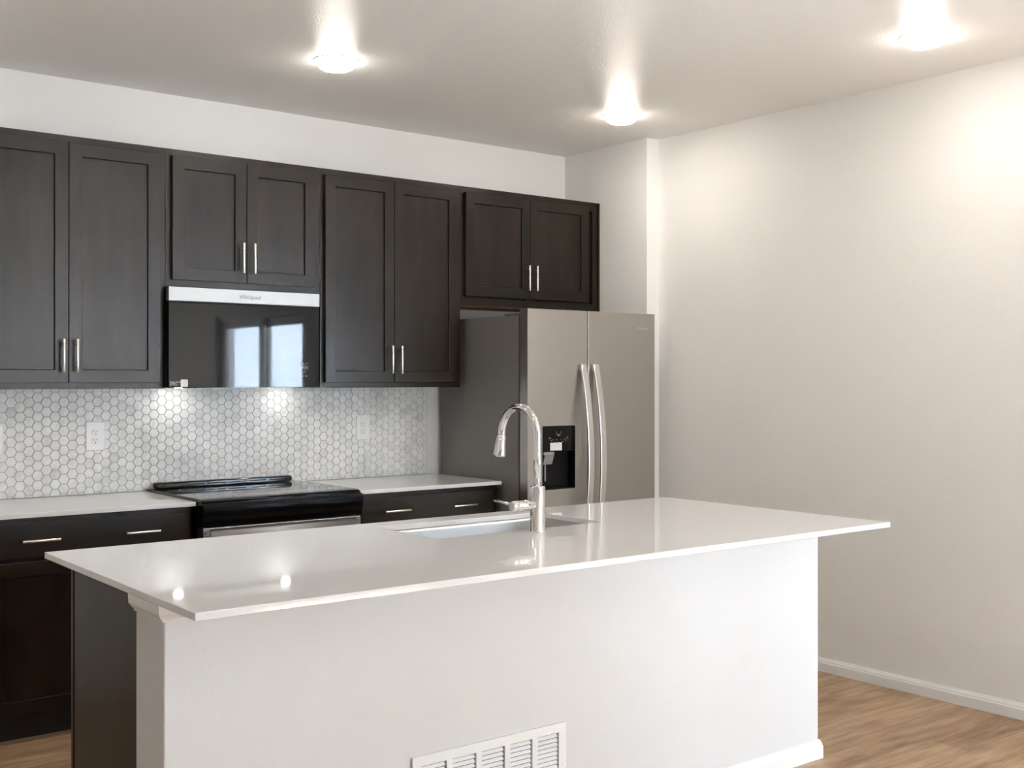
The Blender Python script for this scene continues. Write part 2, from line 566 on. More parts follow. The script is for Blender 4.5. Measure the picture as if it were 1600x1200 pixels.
for ya, yb, xo in ((DOOR_Y0 + 0.13, ym - 0.04, 0.067), (ym + 0.04, DOOR_Y1 - 0.13, 0.117)):
    b.box(XR + xo, XR + xo + 0.006, ya, yb, 0.14, DOOR_Z - 0.13)
b.build('door_pane', M['pane'], pd)
# window in the rear wall
b = MB()
n_l = 2
wl = (WIN_X1 - WIN_X0) / n_l
b.box(WIN_X0, WIN_X1, YREAR - 0.14, YREAR - 0.06, WIN_Z0, WIN_Z0 + 0.05).box(WIN_X0, WIN_X1, YREAR - 0.14, YREAR - 0.06, WIN_Z1 - 0.05, WIN_Z1)
for i in range(n_l + 1):
    xc = WIN_X0 + i * wl
    b.box(max(WIN_X0, xc - 0.035), min(WIN_X1, xc + 0.035), YREAR - 0.14, YREAR - 0.06, WIN_Z0 + 0.05, WIN_Z1 - 0.05)
w1 = struct(b.build('window_1', M['trim'], bevel=0.002))
b = MB()
b.box(WIN_X0 + 0.02, WIN_X1 - 0.02, YREAR - 0.103, YREAR - 0.098, WIN_Z0 + 0.03, WIN_Z1 - 0.03)
b.build('window_pane', M['pane'], w1)

# outside: paving and the house next door (mirrored in the microwave glass)
b = MB(); b.box(XR + 0.2, 14, -24, 4, -0.2, -0.08)
struct(b.build('ground', M['patio']))
nh = thing('neighbour_house', 'pale lap-sided house outside beyond the glazed patio door', 'house', (5.6, -13.0, -0.08))
b = MB()
z = -0.08
while z < 5.0:
    b.prism([(-11.0, z), (-11.025, z), (-11.006, z + 0.16), (-11.0, z + 0.16)], 'x', 4.0, 11.0)
    z += 0.16
b.box(4.0, 11.0, -16, -11.0, -0.08, 5.05)
b.build('siding', M['siding'], nh)
b = MB(); b.prism([(-10.5, 5.05), (-13.5, 6.6), (-16.5, 5.05)], 'x', 3.6, 11.4)
b.build('roof', M['roof'], nh)
b = MB()
b.box(5.2, 5.3, -11.04, -11.0, 0.8, 2.4).box(6.2, 6.3, -11.04, -11.0, 0.8, 2.4).box(5.3, 6.2, -11.04, -11.0, 2.3, 2.4).box(5.3, 6.2, -11.04, -11.0, 0.8, 0.9)
hw = b.build('house_window', M['trim'], nh)
b = MB(); b.box(5.3, 6.2, -11.02, -11.01, 0.9, 2.3); b.build('pane', M['black_gloss'], hw)

# ------------------------------------------------------------------ cabinets
YF = -0.3035     # face frame of the wall cabinets
DT = 0.0195      # door thickness


def pull(parent, x, z, yface, length, vertical, label=None):
    """Slim bar pull standing on a face that looks towards -Y."""
    b = MB()
    yb = yface - 0.030
    h = length / 2
    r = 0.0058
    if vertical:
        b.tube([(x, yb, z - h), (x, yb, z + h)], r, 16)
        for s in (-1, 1):
            b.tube([(x, yface + 0.0005, z + s * (h - 0.022)), (x, yb, z + s * (h - 0.022))], 0.0042, 12)
    else:
        b.tube([(x - h, yb, z), (x + h, yb, z)], r, 16)
        for s in (-1, 1):
            b.tube([(x + s * (h - 0.022), yface + 0.0005, z), (x + s * (h - 0.022), yb, z)], 0.0042, 12)
    return b.build('handle', M['nickel'], parent, bevel=0.0008)


def shaker_door(parent, x0, x1, z0, z1, yback, rail=0.0545, sign=-1, name='door'):
    """Five-piece door; sign -1 faces -Y, +1 faces +Y."""
    yf = yback + sign * DT
    b = MB()
    b.grid_frame([x0, x0 + rail, x1 - rail, x1], [z0, z0 + rail, z1 - rail, z1], {(1, 1)}, yf, yback, 0.005, 1)
    d = b.build(name, [M['wood'], M['wood_h']], parent, bevel=0.0012)
    yp = yback + sign * (DT - 0.0095)
    b = MB(); b.box(x0 + rail - 0.004, x1 - rail + 0.004, min(yp, yback - sign * 0.0005), max(yp, yback - sign * 0.0005), z0 + rail - 0.004, z1 - rail + 0.004)
    b.build('door_panel', M['wood'], d)
    return d


def wall_cabinet(label, x0, x1, z0, z1, zd0, zd1, dx0, seam, dx1, filler=None):
    t = thing('wall_cabinet', label, 'cabinet', ((x0 + x1) / 2, -0.15, z0), 'dark wall cabinets over the counter')
    b = MB()
    e = 0.0006
    b.box(x0 + e, x1 - e, YF + 0.019, -0.001, z0, z1)
    b.build('cabinet_body', [M['wood']], t)
    b = MB()
    st = 0.038
    b.grid_frame([x0 + e, x0 + st, seam - 0.02, seam + 0.02, x1 - st, x1 - e], [z0, z0 + 0.04, z1 - 0.05, z1], {(1, 1), (3, 1)}, YF, YF + 0.019)
    b.build('face_frame', M['wood'], t, bevel=0.0007)
    for a, c, s in ((dx0, seam - 0.0016, -1), (seam + 0.0016, dx1, 1)):
        d = shaker_door(t, a, c, zd0, zd1, YF - 0.0015)
        pull(d, seam + s * 0.0275, zd0 + 0.1135, YF - 0.0015 - DT, 0.140, True)
    return t


UT, UB, DTOP = 2.437, 1.3724, 2.406
ca = wall_cabinet('tall dark two-door wall cabinet left of the microwave', -3.435, -2.592, UB, UT, 1.398, DTOP, -3.407, -3.0135, -2.621)
cm = wall_cabinet('short dark two-door wall cabinet directly above the microwave', -2.592, -1.823, 1.8265, UT, 1.8555, DTOP, -2.566, -2.2125, -1.859)
ct = wall_cabinet('tall dark two-door wall cabinet between microwave and refrigerator', -1.823, -0.992, UB, UT, 1.398, DTOP, -1.804, -1.4115, -1.0205)
cf = wall_cabinet('short dark two-door wall cabinet above the refrigerator', -0.992, -0.014, 1.807, UT, 1.8555, DTOP, -0.967, -0.5305, -0.098)
b = MB(); b.box(-0.0135, -0.0005, YF - 0.006, YF + 0.019, 1.807, UT)
b.build('filler_strip', M['wood'], cf, bevel=0.001)
b = MB(); b.box(-0.985, -0.02, YF + 0.02, -0.02, 1.8045, 1.8068)
b.build('cabinet_underside', M['under'], cf)


def base_cabinet(label, x0, x1, drawer, pulls, doors, stile):
    yf = -0.565
    t = thing('base_cabinet', label, 'cabinet', ((x0 + x1) / 2, -0.29, 0), 'dark base cabinets under the counter')
    b = MB(); b.box(x0, x1, yf + 0.019, -0.011, 0.105, 0.8755)
    b.build('cabinet_body', M['wood'], t)
    b = MB()
    b.grid_frame([x0, x0 + stile, x1 - stile, x1], [0.105, 0.13, 0.695, 0.735, 0.838, 0.8755], {(1, 1), (1, 3)}, yf, yf + 0.019)
    b.build('face_frame', M['wood'], t, bevel=0.0007)
    b = MB(); b.box(x0, x1, -0.505, -0.49, 0.0, 0.105)
    b.build('toe_kick', M['toe'], t)
    b = MB(); b.box(drawer[0], drawer[1], yf - 0.0015 - DT, yf - 0.0015, 0.718, 0.8525)
    d = b.build('drawer', M['wood_h'], t, bevel=0.0018)
    for x in pulls:
        pull(d, x, 0.786, yf - 0.0015 - DT, 0.142, False)
    for i, (a, c) in enumerate(doors):
        dd = shaker_door(t, a, c, 0.112, 0.702, yf - 0.0015)
        pull(dd, (c - 0.0275) if i == 0 else (a + 0.0275), 0.59, yf - 0.0015 - DT, 0.14, True)
    return t


base_cabinet('dark base cabinet under the counter left of the black range', -3.435, -2.578, (-3.390, -2.617), (-3.203, -2.802), ((-3.390, -3.0045), (-3.0015, -2.617)), 0.05)
base_cabinet('dark base cabinet with two-pull drawer between range and refrigerator', -1.797, -0.951, (-1.757, -0.985), (-1.572, -1.176), ((-1.757, -1.372), (-1.369, -0.985)), 0.045)

# ------------------------------------------------------------------ worktops on the back run
CZ, CT = 0.895, 0.0185
b = MB(); b.box(-3.445, -2.5745, -0.6075, -0.009, CZ - CT, CZ)
tag(b.build('countertop', M['quartz'], bevel=0.0015, loc=(-3.0, -0.3, CZ - CT)), 'white quartz countertop on the back run left of the range', 'countertop', 'white quartz worktops on the back run')
b = MB(); b.box(-1.799, -0.9485, -0.6085, -0.009, CZ - CT, CZ)
tag(b.build('countertop', M['quartz'], bevel=0.0015, loc=(-1.37, -0.3, CZ - CT)), 'white quartz countertop between the range and the refrigerator', 'countertop', 'white quartz worktops on the back run')

# ------------------------------------------------------------------ hexagon mosaic backsplash
bs = thing('tile_backsplash', 'white marble hexagon mosaic backsplash between counter and wall cabinets', 'backsplash', (-2.2, -0.004, CZ))
X0B, X1B, Z0B, Z1B = -3.445, -1.0145, CZ, 1.3724
b = MB(); b.box(X0B, X1B, -0.0055, -0.0004, Z0B + 0.0003, Z1B - 0.0003)
b.box(-2.5735, -1.80, -0.0055, -0.0004, 0.88, Z0B)
b.build('grout', M['grout'], bs)
b = MB()
tone = []
ff = 0.0428                      # flat to flat pitch
px = ff * math.sqrt(3) / 2       # column pitch
R = (ff - 0.0026) / math.sqrt(3)
lay = b.bm.faces.layers.float.new('tone')


def clip_poly(pts, ax, lim, keep_less):
    out = []
    for i, p in enumerate(pts):
        q = pts[(i + 1) % len(pts)]
        ip = (p[ax] <= lim) == keep_less or p[ax] == lim
        iq = (q[ax] <= lim) == keep_less or q[ax] == lim
        if ip:
            out.append(p)
        if ip != iq:
            t = (lim - p[ax]) / (q[ax] - p[ax])
            out.append((p[0] + t * (q[0] - p[0]), p[1] + t * (q[1] - p[1])))
    return out


cxs = -3.5 + 0.004
i = 0
while cxs < X1B + px:
    j0 = 0.5 if i % 2 else 0.0
    for j in range(-1, 14):
        cz = 0.905 + (j + j0) * ff
        hexa = [(cxs + R * math.cos(k * PI / 3), cz + R * math.sin(k * PI / 3)) for k in range(6)]
        for ax, lim, less in ((0, X1B - 0.0008, True), (0, X0B, False), (1, Z1B - 0.0006, True), (1, Z0B + 0.0015, False)):
            if hexa:
                hexa = clip_poly(hexa, ax, lim, less)
        if len(hexa) < 3:
            continue
        area = abs(sum(hexa[k][0] * hexa[(k + 1) % len(hexa)][1] - hexa[(k + 1) % len(hexa)][0] * hexa[k][1] for k in range(len(hexa)))) / 2
        if area < 2e-5:
            continue
        tv = min(1.0, max(0.0, random.betavariate(3.2, 1.2)))
        cc = (sum(p[0] for p in hexa) / len(hexa), sum(p[1] for p in hexa) / len(hexa))
        inn = [(cc[0] + (p[0] - cc[0]) * 0.95, cc[1] + (p[1] - cc[1]) * 0.95) for p in hexa]
        A = [b.bm.verts.new((p[0], -0.0050, p[1])) for p in hexa]
        Bv = [b.bm.verts.new((p[0], -0.0078, p[1])) for p in hexa]
        Cv = [b.bm.verts.new((p[0], -0.0085, p[1])) for p in inn]
        n = len(hexa)
        f = b.bm.faces.new(Cv); f[lay] = tv
        for k in range(n):
            f = b.bm.faces.new((A[k], A[(k + 1) % n], Bv[(k + 1) % n], Bv[k])); f[lay] = tv
            f = b.bm.faces.new((Bv[k], Bv[(k + 1) % n], Cv[(k + 1) % n], Cv[k])); f[lay] = tv
    cxs += px
    i += 1
b.build('hexagon_tiles', M['tile'], bs)
for za, zb in ((CZ + 0.0005, 1.2135), (1.215, Z1B - 0.0005)):
    b = MB(); b.box(X1B, X1B + 0.0115, -0.0095, -0.0004, za, zb)
    b.build('edge_tile', M['tile_edge'], bs, bevel=0.0025, seg=3)
    b = MB(); b.box(X1B + 0.0128, X1B + 0.040, -0.0095, -0.0004, za, zb)
    b.build('edge_tile', M['tile_edge'], bs, bevel=0.0025, seg=3)

# ------------------------------------------------------------------ outlets
OUT = thing('wall_outlet', 'white outlet plate on the tile halfway along the left counter', 'outlet', (-2.802, -0.0085, 1.156), 'white outlets on the hexagon tile')
b = MB(); b.box(-2.844, -2.760, -0.0135, -0.0087, 1.0915, 1.2205)
b.build('plate', M['plastic'], OUT, bevel=0.0025, seg=3)
for s in (-1, 1):
    zc = 1.156 + s * 0.0195
    b = MB(); b.prism([(-2.802 + x, zc + z) for x, z in rounded(-0.0165, 0.0165, -0.0145, 0.0145, 0.009)], 'y', -0.0150, -0.0132)
    rc = b.build('receptacle', M['plastic'], OUT, bevel=0.0005)
    b = MB()
    b.box(-2.8105, -2.8080, -0.0153, -0.0146, zc - 0.001, zc + 0.008).box(-2.7970, -2.7945, -0.0153, -0.0146, zc, zc + 0.0075)
    b.tube([(-2.802, -0.0146, zc - 0.0085), (-2.802, -0.0153, zc - 0.0085)], 0.0026, 10)
    b.build('slots', M['slot'], rc)


def copy_tree(o, parent=None):
    c = o.copy()
    COL.objects.link(c)
    if parent:
        c.parent = parent
    for ch in list(o.children):
        copy_tree(ch, c)
    return c


for x, z, lab in ((-3.236, 1.1565, 'white outlet plate on the tile, leftmost, cut by the photo edge'), (-1.4095, 1.160, 'white outlet plate on the tile between range and refrigerator')):
    c = copy_tree(OUT)
    c.location = (x, -0.0085, z)
    c['label'] = lab

# ------------------------------------------------------------------ microwave
mw = thing('microwave', 'black glass over-range microwave with stainless top band', 'microwave', (-2.2245, -0.17, 1.3745))
MX0, MX1, MY = -2.5955, -1.8535, -0.352
b = MB(); b.box(MX0 + 0.001, MX1 - 0.001, MY + 0.028, -0.0105, 1.3755, 1.8215)
b.build('body', M['black'], mw, bevel=0.002)
b = MB(); b.box(MX0, MX1, MY, MY + 0.0275, 1.3745, 1.7535)
dg_ = b.build('door', M['black_gloss'], mw, bevel=0.0025, seg=3)
b = MB(); b.box(MX0 - 0.0005, MX1 + 0.0005, MY - 0.004, MY + 0.0275, 1.7595, 1.8215)
band = b.build('top_band', M['steel_light'], mw, bevel=0.002)
b = MB(); b.box(MX0 + 0.002, MX1 - 0.002, MY + 0.004, MY + 0.0275, 1.7535, 1.7595)
b.build('air_slot', M['black'], mw)
lettering('logo_lettering', 'Whirlpool', 0.026, (-2.268, MY - 0.0043, 1.7815), band, M['logo_dark'], 0.0003, shear=0.25)
lettering('sticker_lettering', 'Recipes, Downloads', 0.0075, (MX0 + 0.006, MY - 0.0003, 1.3985), dg_, M['print'], 0.0002)
lettering('sticker_lettering', 'and Offers', 0.0075, (MX0 + 0.006, MY - 0.0003, 1.3905), dg_, M['print'], 0.0002)
lettering('sticker_lettering', 'Scan to learn more', 0.005, (MX0 + 0.006, MY - 0.0003, 1.3838), dg_, M['print_grey'], 0.0002)
b = MB(); b.prism([(-2.524 + x, 1.3955 + z) for x, z in rounded(-0.0165, 0.0165, -0.0165, 0.0165, 0.004)], 'y', MY - 0.0006, MY - 0.0001)
b.build('blank_sticker', M['print'], dg_)
# printed control marks at the right of the glass
b = MB()
for xa, xb, za, zb in ((-1.949, -1.937, 1.4885, 1.4905), (-1.929, -1.915, 1.4885, 1.4905), (-1.938, -1.927, 1.448, 1.450), (-1.947, -1.940, 1.427, 1.430), (-1.928, -1.918, 1.427, 1.430)):
    b.box(xa, xb, MY - 0.0003, MY - 0.0001, za, zb)
for xa, xb in ((-1.951, -1.933), (-1.931, -1.913)):
    za, zb = 1.4625, 1.4765
    w = 0.0013
    b.box(xa, xb, MY - 0.0003, MY - 0.0001, za, za + w).box(xa, xb, MY - 0.0003, MY - 0.0001, zb - w, zb)
    b.box(xa, xa + w, MY - 0.0003, MY - 0.0001, za + w, zb - w).box(xb - w, xb, MY - 0.0003, MY - 0.0001, za + w, zb - w)
    b.box(xa + 0.005, xb - 0.005, MY - 0.0003, MY - 0.0001, za + 0.005, zb - 0.005)
b.build('control_marks', M['print_grey'], dg_)
for x in (-2.452, -1.905):
    b = MB(); b.lathe([(0.0, 1.3725), (0.019, 1.3725), (0.021, 1.3740), (0.021, 1.376)], x, -0.105, 24)
    b.build('task_light', M['hood_lens'], mw)
b = MB(); b.box(-2.40, -1.96, -0.30, -0.14, 1.3735, 1.376)
b.build('grease_filter', M['steel'], mw)

# ------------------------------------------------------------------ range
rg = thing('range', 'black slide-in electric range with glass cooktop and steel oven door', 'stove', (-2.187, -0.33, 0))
RX0, RX1 = -2.5715, -1.8025
b = MB(); b.box(RX0 + 0.004, RX1 - 0.004, -0.60, -0.03, 0.03, 0.893)
b.build('body', M['black_enamel'], rg)
prof = [(-0.022, 0.896), (-0.60, 0.896), (-0.622, 0.888), (-0.622, 0.892)]
top = [(-0.022, 0.9045), (-0.585, 0.9075), (-0.615, 0.9070), (-0.638, 0.9035), (-0.655, 0.8970)]
b = MB(); b.prism([(-0.022, 0.8955), *top, (-0.652, 0.8930), (-0.62, 0.8955)], 'x', RX0, RX1, smooth=False)
ck = b.build('cooktop', M['cooktop_glass'], rg, bevel=0.0012)
for x, y, r in ((-2.40, -0.21, 0.085), (-1.975, -0.21, 0.075), (-2.38, -0.44, 0.10), (-1.99, -0.44, 0.11)):
    zt = 0.9045 + 0.003 * ((-0.022 - y) / 0.563)
    b = MB(); b.lathe([(r - 0.0012, zt + 0.0004), (r + 0.0012, zt + 0.0004)], x, y, 48)
    b.build('burner_ring', M['print_grey'], ck)
b = MB()
zt = 0.9080
tx0, tx1, ty0, ty1 = -2.38, -1.965, -0.605, -0.535
for xa, xb, ya, yb in ((tx0, tx1, ty0, ty0 + 0.003), (tx0, tx1, ty1 - 0.003, ty1), (tx1 - 0.004, tx1, ty0, ty1), (tx0, tx0 + 0.004, ty0, ty1)):
    b.box(xa, xb, ya, yb, zt - 0.0012, zt)
b.build('touch_panel_outline', M['print'], ck)
# front control panel, bulging at the top and drawn in at the foot
pf = [(-0.600, 0.8945), (-0.655, 0.8925), (-0.672, 0.8880), (-0.679, 0.8760), (-0.680, 0.8560), (-0.676, 0.8360), (-0.668, 0.8150), (-0.663, 0.7920), (-0.600, 0.7920)]
b = MB(); b.prism(pf, 'x', RX0, RX1)
b.build('control_panel', M['black_enamel'], rg, bevel=0.001)
b = MB()
dx0, dx1 = RX0 + 0.004, RX1 - 0.006
b.grid_frame([dx0, dx0 + 0.026, dx1 - 0.022, dx1], [0.17, 0.20, 0.779, 0.786], {(1, 1)}, -0.664, -0.606)
od = b.build('oven_door', M['steel'], rg, bevel=0.0015)
b = MB(); b.box(dx0 + 0.0262, dx1 - 0.0222, -0.655, -0.608, 0.2002, 0.7788)
b.build('door_skin', M['steel'], od)
b = MB(); b.prism([(-0.656, 0.70), (-0.667, 0.71), (-0.671, 0.735), (-0.667, 0.765), (-0.658, 0.7785), (-0.6555, 0.7785), (-0.6555, 0.70)], 'x', dx0 + 0.034, dx1 - 0.024, smooth=True)
b.build('door_band', M['steel_light'], od)
b = MB(); b.box(dx0 + 0.08, dx1 - 0.08, -0.6575, -0.655, 0.26, 0.60)
b.build('oven_window', M['black_gloss'], od)
b = MB()
b.tube([(dx0 + 0.05, -0.712, 0.655), (dx1 - 0.05, -0.712, 0.655)], 0.011, 16)
for x in (dx0 + 0.08, dx1 - 0.08):
    b.tube([(x, -0.656, 0.655), (x, -0.712, 0.655)], 0.008, 12)
b.build('oven_handle', M['steel_light'], od, bevel=0.001)
b = MB(); b.box(dx0, dx1, -0.65, -0.60, 0.05, 0.163)
b.build('storage_drawer', M['black_enamel'], rg, bevel=0.002)
# rear vent rail
b = MB()
b.prism([(x, z) for x, z in rounded(-2.546, -1.852, 0.906, 0.9345, 0.012)], 'y', -0.072, -0.026)
vr = b.build('vent_rail', M['black_enamel'], rg, bevel=0.006, seg=3)
b = MB()
for k in range(6):
    x = -2.50 + k * 0.105
    b.box(x, x + 0.085, -0.0728, -0.071, 0.9175, 0.9225)
b.build('vent_slots', M['slot'], vr)

# ------------------------------------------------------------------ refrigerator
fr = thing('refrigerator', 'grey stainless side-by-side refrigerator in the alcove', 'refrigerator', (-0.488, -0.42, 0))
FX0, FX1, FS, FYF, FTOP = -0.933, -0.043, -0.532, -0.80, 1.768
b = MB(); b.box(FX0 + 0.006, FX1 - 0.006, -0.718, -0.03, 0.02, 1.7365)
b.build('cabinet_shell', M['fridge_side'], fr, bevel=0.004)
b = MB(); b.box(FX0 + 0.016, FX1 - 0.016, -0.7375, -0.718, 0.10, 1.733)
b.box(FS - 0.0034, FS + 0.0034, -0.7996, -0.7376, 0.10, 1.766)  # flush dark strip colours the seam between the doors as if shaded
b.build('gasket_and_seam_shade', M['gasket_seam'], fr)
b = MB(); b.box(FX0 + 0.02, FX1 - 0.02, -0.74, -0.70, 0.012, 0.085)
b.build('base_grille', M['black'], fr)
DXA, DXB, DZA, DZB = -0.8435, -0.6175, 0.8505, 1.1810
CAVZ = 1.052
b = MB(); b.box(FX0, FS - 0.0035, FYF, -0.7375, 0.095, FTOP)
dl = b.build('freezer_door', M['fridge_steel'], fr)
c = MB(); c.prism(rounded(DXA + 0.004, DXB - 0.004, DZA + 0.004, CAVZ, 0.012), 'y', FYF - 0.02, FYF + 0.055)
cut(dl, [c.build('cutter', M['black'])])
md = dl.modifiers.new('bevel', 'BEVEL'); md.width = 0.003; md.segments = 2; md.limit_method = 'ANGLE'; md.angle_limit = math.radians(60)
b = MB(); b.box(FS + 0.0035, FX1, FYF, -0.7375, 0.095, FTOP)
dr = b.build('refrigerator_door', M['fridge_steel'], fr, bevel=0.0015)
lettering('logo_lettering', 'Whirlpool', 0.021, (-0.183, FYF - 0.0004, 1.682), dr, M['logo_light'], 0.0004, shear=0.25)


def bowed_handle(parent, xc, xbase):
    """Broad flat strap handle that bows out from the door."""
    b = MB()
    n = 28
    z0, z1 = 0.50, 1.492
    outer, inner = [], []
    for k in range(n + 1):
        t = k / n
        z = z0 + (z1 - z0) * t
        bow = 0.018 + 0.062 * (1 - (2 * t - 1) ** 2)
        outer.append((FYF - bow, z))
        inner.append((FYF - bow + 0.014, z))
    b.prism(outer + inner[::-1], 'x', xc - 0.019, xc + 0.019, smooth=False)
    for z in (z0 + 0.004, z1 - 0.034):
        b.box(xc - 0.0165, xc + 0.0165, FYF - 0.024, FYF + 0.0005, z, z + 0.03)
    h = b.build('handle', M['fridge_handle'], parent, bevel=0.003)
    return h


bowed_handle(dl, -0.575, None)
bowed_handle(dr, -0.489, None)

dp = MB()
dp.prism(rounded(DXA, DXB, DZA, DZB, 0.012), 'y', FYF - 0.0035, FYF - 0.0001)
dsp = dp.build('dispenser_bezel', M['steel_light'], dl)
c1 = MB(); c1.prism(rounded(DXA + 0.0035, DXB - 0.0035, DZA + 0.0035, DZB - 0.0035, 0.010), 'y', FYF - 0.02, FYF + 0.02)
cut(dsp, [c1.build('cutter', M['black'])])
b = MB(); b.box(DXA + 0.0036, DXB - 0.0036, FYF - 0.0034, FYF - 0.0002, CAVZ, DZB - 0.0036)
cp = b.build('dispenser_controls', M['black_gloss'], dl)
b = MB()
xa, xb, za, zb = DXA + 0.0045, DXB - 0.0045, DZA + 0.0045, CAVZ - 0.0004
b.box(xa, xa + 0.002, FYF - 0.003, FYF + 0.054, za, zb).box(xb - 0.002, xb, FYF - 0.003, FYF + 0.054, za, zb)
b.box(xa, xb, FYF + 0.050, FYF + 0.054, za, zb).box(xa, xb, FYF - 0.003, FYF + 0.054, za, za + 0.006).box(xa, xb, FYF - 0.003, FYF + 0.054, zb - 0.003, zb)
b.build('dispenser_recess', M['black'], dl)
b = MB()
random.seed(3)
for k in range(15):
    a = PI * (0.02 + 0.96 * k / 14)
    x = -0.733 - 0.062 * math.cos(a); z = 1.120 - 0.026 * math.sin(a) * (1 if k % 2 else 0.55)
    w = 0.003 if k % 3 else 0.005
    b.box(x - w, x + w, FYF - 0.0039, FYF - 0.0033, z - 0.0012, z + 0.0012)
for x in (-0.7385, -0.7275):
    b.box(x - 0.0042, x + 0.0042, FYF - 0.0039, FYF - 0.0033, 1.126, 1.128).box(x - 0.0042, x + 0.0042, FYF - 0.0039, FYF - 0.0033, 1.134, 1.136)
    b.box(x - 0.0042, x - 0.0026, FYF - 0.0039, FYF - 0.0033, 1.126, 1.136).box(x + 0.0026, x + 0.0042, FYF - 0.0039, FYF - 0.0033, 1.126, 1.136)
for x in (-0.748, -0.718):
    b.box(x - 0.0008, x + 0.0008, FYF - 0.0039, FYF - 0.0033, 1.136, 1.150)
b.build('control_marks', M['print_grey'], cp)
b = MB(); b.box(-0.789, -0.712, FYF - 0.0042, FYF - 0.0034, 1.052, 1.092)
b.build('paper_label', M['print'], cp)
b = MB()
b.prism([(FYF + 0.004, 1.042), (FYF + 0.012, 1.046), (FYF + 0.034, 0.985), (FYF + 0.026, 0.980)], 'x', -0.812, -0.752)
b.box(-0.826, -0.770, FYF + 0.002, FYF + 0.03, 1.030, 1.046)
b.box(-0.798, -0.788, FYF + 0.030, FYF + 0.036, 0.895, 0.985)
b.build('dispenser_paddle', M['print_grey'], dl, bevel=0.002)
b = MB()
b.box(FX0 + 0.008, FX0 + 0.075, -0.765, -0.60, 1.7368, 1.748).tube([(FX0 + 0.045, -0.765, 1.7368), (FX0 + 0.045, -0.765, 1.752)], 0.018, 16)
b.build('hinge_cover', M['steel_light'], fr, bevel=0.003)

# ------------------------------------------------------------------ island
KX0, KX1, KYF, KYB = -3.474, -0.970, -2.578, -2.392
IX0 = -3.444
IZ = CZ - CT
il = thing('kitchen_island', 'white knee-wall kitchen island with dark cabinet end panel', 'kitchen island', (-2.2, -2.15, 0))
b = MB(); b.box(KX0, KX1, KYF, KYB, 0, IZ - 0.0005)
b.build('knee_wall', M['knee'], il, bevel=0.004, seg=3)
b = MB()
for xa, xb in ((IX0 + 0.0205, IX0 + 0.038), (-2.62, -2.602), (-1.618, -1.60), (-1.003, -0.985)):
    b.box(xa, xb, KYB + 0.0005, -1.797, 0.105, IZ - 0.0005)
b.box(IX0 + 0.038, -1.003, KYB + 0.0005, -1.797, 0.105, 0.123).box(IX0 + 0.038, -1.003, -1.815, -1.797, 0.123, 0.16).box(IX0 + 0.038, -1.003, -1.783, -1.780, 0.125, 0.84)
b.build('cabinet_body', M['wood'], il)
b = MB(); b.box(IX0 - 0.0005, IX0 + 0.02, KYB + 0.0005, -1.803, 0.0, IZ - 0.0006)
b.build('end_panel', M['wood'], il, bevel=0.001)
b = MB(); b.box(IX0 - 0.003, IX0 + 0.042, -1.799, -1.779, 0.0, IZ - 0.0006)
b.build('corner_stile', M['wood'], il, bevel=0.002)
b = MB(); b.box(IX0 + 0.02, -0.985, -1.86, -1.845, 0.0, 0.105)
b.build('toe_kick', M['toe'], il)
xs = [IX0 + 0.03, -2.84, -2.42, -2.05, -1.68, -1.35, -1.0]
for a, c in zip(xs, xs[1:]):
    d = shaker_door(il, a + 0.002, c - 0.002, 0.115, 0.845, -1.7785, sign=1)
# crown moulding under the overhang, round three sides of the knee wall
cr = [(0.0, 0.0), (0.005, 0.0), (0.006, 0.003), (0.0065, 0.007), (0.011, 0.009), (0.0145, 0.015), (0.0185, 0.019), (0.0195, 0.024), (0.0205, 0.044), (0.0, 0.044)]


def wrap_profile(b, prof, z0, x0, x1, yf, yb):
    """Sweep a (out, up) profile along left side, front and right side with mitred corners."""
    path = [((x0, yb), (-1, 0)), ((x0, yf), (-1, -1)), ((x1, yf), (1, -1)), ((x1, yb), (1, 0))]
    rings = [[b.bm.verts.new((p[0] + n[0] * o, p[1] + n[1] * o, z0 + u)) for o, u in prof] for p, n in path]
    fs = []
    k = len(prof)
    for r0, r1 in zip(rings, rings[1:]):
        for i in range(k):
            fs.append(b.bm.faces.new((r0[i], r0[(i + 1) % k], r1[(i + 1) % k], r1[i])))
    fs.append(b.bm.faces.new(rings[0])); fs.append(b.bm.faces.new(rings[-1][::-1]))
    bmesh.ops.recalc_face_normals(b.bm, faces=fs)


b = MB(); wrap_profile(b, cr, IZ - 0.0445, KX0, KX1, KYF, KYB)
b.build('crown_moulding', M['trim'], il)
b = MB(); wrap_profile(b, base_profile(0.069, 0.0135), 0.0, KX0, KX1, KYF, KYB)
b.build('baseboard', M['trim'], il, bevel=0.0008)

# island top with the sink opening
SX0, SX1, SY0, SY1 = -2.408, -1.677, -2.166, -1.790
b = MB(); b.box(-3.4945, -0.8655, -2.8165, -1.682, IZ, CZ)
itop = b.build('island_countertop', M['quartz'], loc=(-2.2, -2.25, IZ))
c = MB(); c.prism(rounded(SX0, SX1, SY0, SY1, 0.022), 'z', IZ - 0.05, CZ + 0.05)
cut(itop, [c.build('cutter', M['quartz'])])
md = itop.modifiers.new('bevel', 'BEVEL'); md.width = 0.0015; md.segments = 2; md.limit_method = 'ANGLE'; md.angle_limit = math.radians(60)
tag(itop, 'large white quartz island countertop with sink opening', 'countertop')

